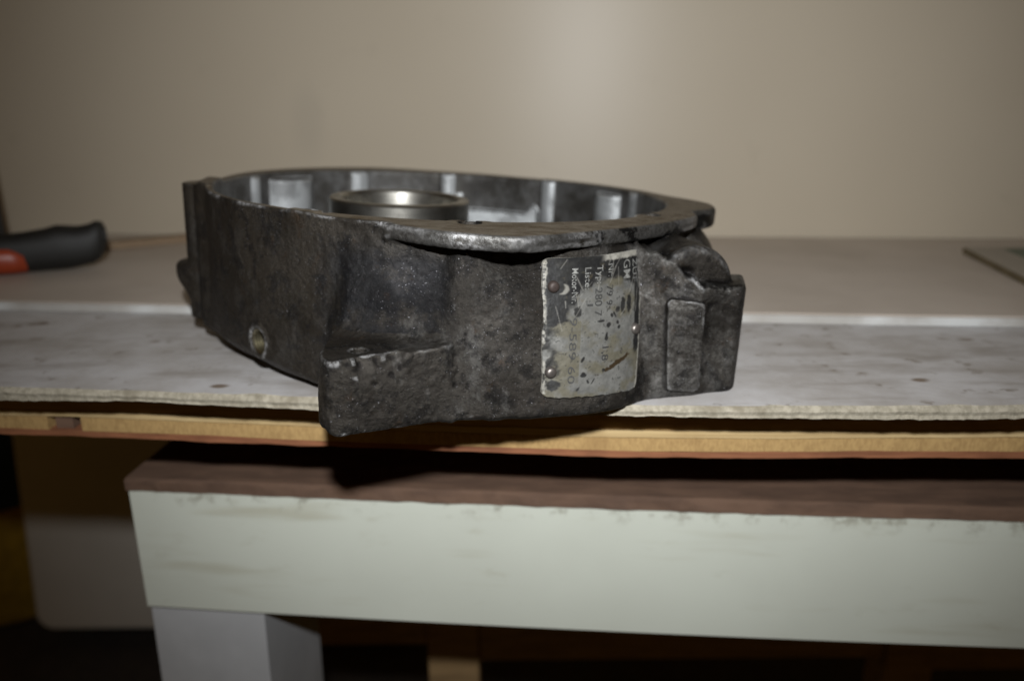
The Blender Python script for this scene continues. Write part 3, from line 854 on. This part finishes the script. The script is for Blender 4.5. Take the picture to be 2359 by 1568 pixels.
    def fbm(cells, octs=4, seed=0):
        q = np.random.default_rng(seed); o = np.zeros((na, nb)); tot = 0
        for k in range(octs):
            m = int(cells * 2 ** k) + 2; mb = int(m * 1.3) + 2; g = q.uniform(-1, 1, (m, mb))
            pa = av * (m - 1.001); pb = bv * (mb - 1.001); ia = pa.astype(int); ib = pb.astype(int)
            fa = (pa - ia)[:, None]; fb = (pb - ib)[None, :]; fa = fa * fa * (3 - 2 * fa); fb = fb * fb * (3 - 2 * fb)
            o += ((g[ia][:, ib] * (1 - fa) + g[ia + 1][:, ib] * fa) * (1 - fb) + (g[ia][:, ib + 1] * (1 - fa) + g[ia + 1][:, ib + 1] * fa) * fb) / 1.7 ** k; tot += 1 / 1.7 ** k
        return o / tot
    nA = fbm(7, 5, 1); nB = fbm(14, 4, 2); nC = fbm(34, 3, 3); nD = fbm(5, 4, 4)
    ss = lambda e0, e1, x: np.clip((x - e0) / (e1 - e0), 0, 1) ** 2 * (3 - 2 * np.clip((x - e0) / (e1 - e0), 0, 1))
    # where the black paint still stands
    low = np.interp(A, [0, .2, .30, .315, .42, .43, .56, .57, .68, .80, .90, .92, 1], [.62, .62, .66, .76, .76, .80, .80, .805, .79, .77, .75, .45, .35])
    K = ss(-.02, .05, B - low + nB * .05 * (A < .93) + nA * .05 * ((A > .60) | (A < .3)))
    K = np.maximum(K, ss(.905, .93, A + nB * .03) * ss(.20, .30, B + nA * .12))                     # right border band
    K = np.maximum(K, ss(.16, .06, A + nB * .10) * ss(.10, .16, B + nA * .2) * ss(-.25, .1, nD + .1 * (B > .35)))   # left column
    K = np.maximum(K, ss(.26, .20, A + nA * .10) * ss(.50, .56, B + nA * .15))
    def spot(a, b, ra, rb, rot=0, j=.35):
        da, db = (A - a) * 1.0, (B - b) * 1.3; c_, s_ = math.cos(rot), math.sin(rot); p = da * c_ + db * s_; q = -da * s_ + db * c_
        return ss(1.15, .85, np.sqrt((p / ra) ** 2 + (q / rb) ** 2) + nC * j)
    for s_ in [(.60, .50, .028, .022, .6), (.585, .405, .020, .020, 0), (.695, .60, .026, .026, .8), (.63, .565, .014, .022, .5), (.755, .625, .028, .075, 0), (.83, .63, .03, .08, 0), (.715, .475, .016, .016, 0), (.70, .51, .014, .02, .4), (.30, .615, .035, .055, .1), (.36, .27, .012, .030, -.5), (.37, .155, .030, .018, 0), (.57, .18, .016, .018, 0), (.37, .165, .02, .02, 0), (.10, .09, .06, .05, 0), (.42, .11, .01, .02, .4), (.52, .535, .035, .010, 0), (.585, .42, .012, .035, 0), (.47, .11, .006, .035, -.6), (.33, .06, .022, .01, .8), (.66, .57, .01, .03, .5)]:
        K = np.maximum(K, spot(*s_[:4], s_[4]) * .95)
    K = np.maximum(K * (.97 + .15 * nB), ss(.30, .55, nC * .9 + nA * .30) * .62)
    K = np.clip(K, 0, 1)
    base = np.array([.128, .127, .118]); black = np.array([.013, .013, .013]); brown = np.array([.115, .092, .052])
    tone = 1 + .30 * nA[..., None] + .22 * nB[..., None] + .25 * nC[..., None]
    colr = base * tone
    br = np.clip(ss(-.05, .45, nD + .6 * ((B < .30) * A * .55 + (A < .33) * (B < .55) * .5) - .12) * .75, 0, 1)[..., None]
    colr = colr * (1 - br) + np.array([.098, .088, .058]) * (1 + .3 * nC[..., None]) * br
    # gouge with brown dirt
    gd = spot(.73, .225, .170, .020, .42, .9)[..., None]; colr = colr * (1 - gd) + np.array([.034, .023, .012]) * gd
    Kc = K[..., None]; mott = 1 + .9 * np.clip(nC, 0, 1)[..., None]
    colr = colr * (1 - Kc) + black * mott * Kc
    # bare rims: top right, left edge, right edge
    top = ss(.955, .968, B + nC * .01) * ss(.50, .58, A) ; lef = ss(.036, .020, A + nB * .030) * ss(-.1, .25, nB + .12 + .35 * (B > .86)) * (1 - .8 * ss(.1, .3, nC)) ; rig = ss(.975, .985, A + nC * .008) * .8
    ed = np.clip(np.maximum(np.maximum(top, lef), rig), 0, 1)[..., None]; colr = colr * (1 - ed) + np.array([.25, .24, .21]) * (1 + .5 * nC[..., None]) * ed
    ey = spot(.16, .78, .055, .05, 0, .1) - spot(.125, .79, .055, .055, 0, .1); ey = np.clip(ey, 0, 1)[..., None]; colr = colr * (1 - ey * .7) + np.array([.26, .25, .22]) * ey * .7
    # scratches
    for k in range(20):
        a0, b0 = r2.uniform(.1, .95), r2.uniform(.55, .97); an = r2.uniform(-.5, .9); L_ = r2.uniform(.03, .12)
        da, db = A - a0, (B - b0) * 1.25; p = da * math.sin(an) + db * math.cos(an); q = da * math.cos(an) - db * math.sin(an)
        s_ = ss(.006, .002, np.abs(q)) * (np.abs(p) < L_) * r2.uniform(.15, .5); colr = colr * (1 - s_[..., None]) + np.array([.30, .29, .26]) * s_[..., None]
    col4 = np.concatenate([np.clip(colr, .004, .8), np.ones((na, nb, 1))], -1)
    # outline with rounded, ragged corners
    def shrink(A, B):
        rc = .065; A_, B_ = A.copy(), B.copy()
        for sa in (0, 1):
            for sb in (0, 1):
                ca, cb = (rc if sa == 0 else 1 - rc), (rc * .8 if sb == 0 else 1 - rc * .8)
                m = ((A < ca) if sa == 0 else (A > ca)) & ((B < cb) if sb == 0 else (B > cb))
                ua, ub = (A - ca) / rc, (B - cb) / (rc * .8); mx = np.maximum(np.abs(ua), np.abs(ub)); l2 = np.hypot(ua, ub) + 1e-9; k = np.where(m, mx / l2, 1)
                A_ = np.where(m, ca + (A - ca) * k, A_); B_ = np.where(m, cb + (B - cb) * k, B_)
        return A_, B_
    As, Bs = shrink(A, B)
    rag = n1(nb, 30, .008, 91); As = As + rag[None, :] * np.clip(1 - A / .06, 0, 1) + n1(na, 10, .0, 92)[:, None]
    Bs = Bs + (n1(na, 9, .006, 93))[:, None] * np.clip(1 - B / .03, 0, 1)
    warp = .00010 * nA + .0003 * np.clip(1 - A / .08, 0, 1) * np.clip(nD + .3, 0, 1)
    Pt = plate_pt(As, Bs, .00105) + np.stack([warp * .35, -warp * .9, warp * 0], -1)
    Pb = plate_pt(As, Bs, -.0004)
    Vp = Pt.reshape(-1, 3); g = np.arange(na * nb).reshape(na, nb)
    Qp = np.stack([g[:-1, :-1], g[1:, :-1], g[1:, 1:], g[:-1, 1:]], -1).reshape(-1, 4)
    per = np.concatenate([g[:, 0], g[-1, 1:], g[-2::-1, -1], g[0, -2:0:-1]])
    low_i = len(Vp) + np.arange(len(per)); Vp = np.concatenate([Vp, Pb.reshape(-1, 3)[per]])
    side = np.stack([per, low_i, np.roll(low_i, -1), np.roll(per, -1)], -1)
    colp = np.concatenate([col4.reshape(-1, 4), np.tile(np.array([[.28, .27, .24, 1]]), (len(per), 1))])
    plate = raw_mesh('name_plate', Vp, np.concatenate([Qp, side]), m_plate(), None, dict(paint=colp), root)
    plate['label'] = 'worn black and silver name plate held by three rivets'
    # rivets
    rm = m_steel('rivet_metal', (.20, .18, .165), .42, .8); rust = m_plain('rusty_rivet', (.050, .036, .031), .6, .3)
    for k, (a_, b_) in enumerate([(.085, .80), (.925, .435), (.075, .185)]):
        p0 = plate_pt(a_, b_, .0010); p1 = plate_pt(a_, b_, .0030); ax_ = p1 - p0
        rr = .0024
        rv = lathe_mesh('rivet', [(rr * 1.02, -.0006), (rr, .0006), (rr * .93, .0012), (rr * .72, .0017), (rr * .38, .0019), (.0001, .0019)], 24, rust if k == 0 else rm, plate, tuple(p0), tuple(ax_))
        if k == 0: rv['label'] = 'rusty brown rivet at the upper left of the plate'
    # lettering, reading downwards, tops to the right
    silver = m_plain('silver_print', (.235, .235, .22), .45, .1, vary=.45, scale=420); faded = m_plain('faded_print', (.13, .13, .125), .5, vary=.5, scale=420); stamp = m_plain('stamped_digits', (.040, .040, .038), .6, vary=.5, scale=300)
    bold = m_plain('bold_digits', (.028, .028, .028), .6, vary=.3, scale=300)
    PW, PH = .0472, .0572
    def write(txt, a0, b0, cap, length, mat, wide=None):
        cu = bpy.data.curves.new('lettering', 'FONT'); cu.body = txt; cu.size = 1.0; cu.resolution_u = 3
        if wide: cu.offset = wide
        tmp = bpy.data.objects.new('tmp', cu); COL.objects.link(tmp)
        dg = bpy.context.evaluated_depsgraph_get(); me = bpy.data.meshes.new_from_object(tmp.evaluated_get(dg))
        bpy.data.objects.remove(tmp); bpy.data.curves.remove(cu)
        n = len(me.vertices); cv = np.zeros(n * 3, np.float32); me.vertices.foreach_get('co', cv); cv = cv.reshape(-1, 3)
        x0, x1 = cv[:, 0].min(), cv[:, 0].max()
        u_ = (cv[:, 0] - x0) / (x1 - x0) * length; w_ = cv[:, 1] / .69 * cap
        P = plate_pt(a0 + w_ / PW, b0 - u_ / PH, .00142)
        me.vertices.foreach_set('co', np.ascontiguousarray(P, np.float32).ravel()); me.materials.append(mat); me.update()
        o = bpy.data.objects.new('lettering', me); COL.objects.link(o); o.parent = plate
    write('ZU', .866, .945, .0030, .0066, silver); write('F', .866, .81, .0030, .0020, faded)
    write('GM', .748, .950, .0040, .0078, silver, .004); write('F', .748, .795, .0040, .0024, faded)
    write('Nr:', .575, .935, .0027, .0050, silver)
    write('Typ:', .462, .935, .0027, .0074, silver)
    write('Liste:', .350, .925, .0026, .0088, silver, .004)
    write('Motor-Nr.', .235, .925, .0026, .0140, silver, .004)
    write('79 9:', .560, .785, .0030, .0090, stamp)
    write('280 7', .447, .775, .0033, .0114, stamp)
    write('1', .375, .665, .0026, .0008, stamp)
    write('9-589 60', .225, .575, .0030, .0270, stamp)
    write('1,8', .540, .350, .0032, .0056, bold)
    return root
make_housing()
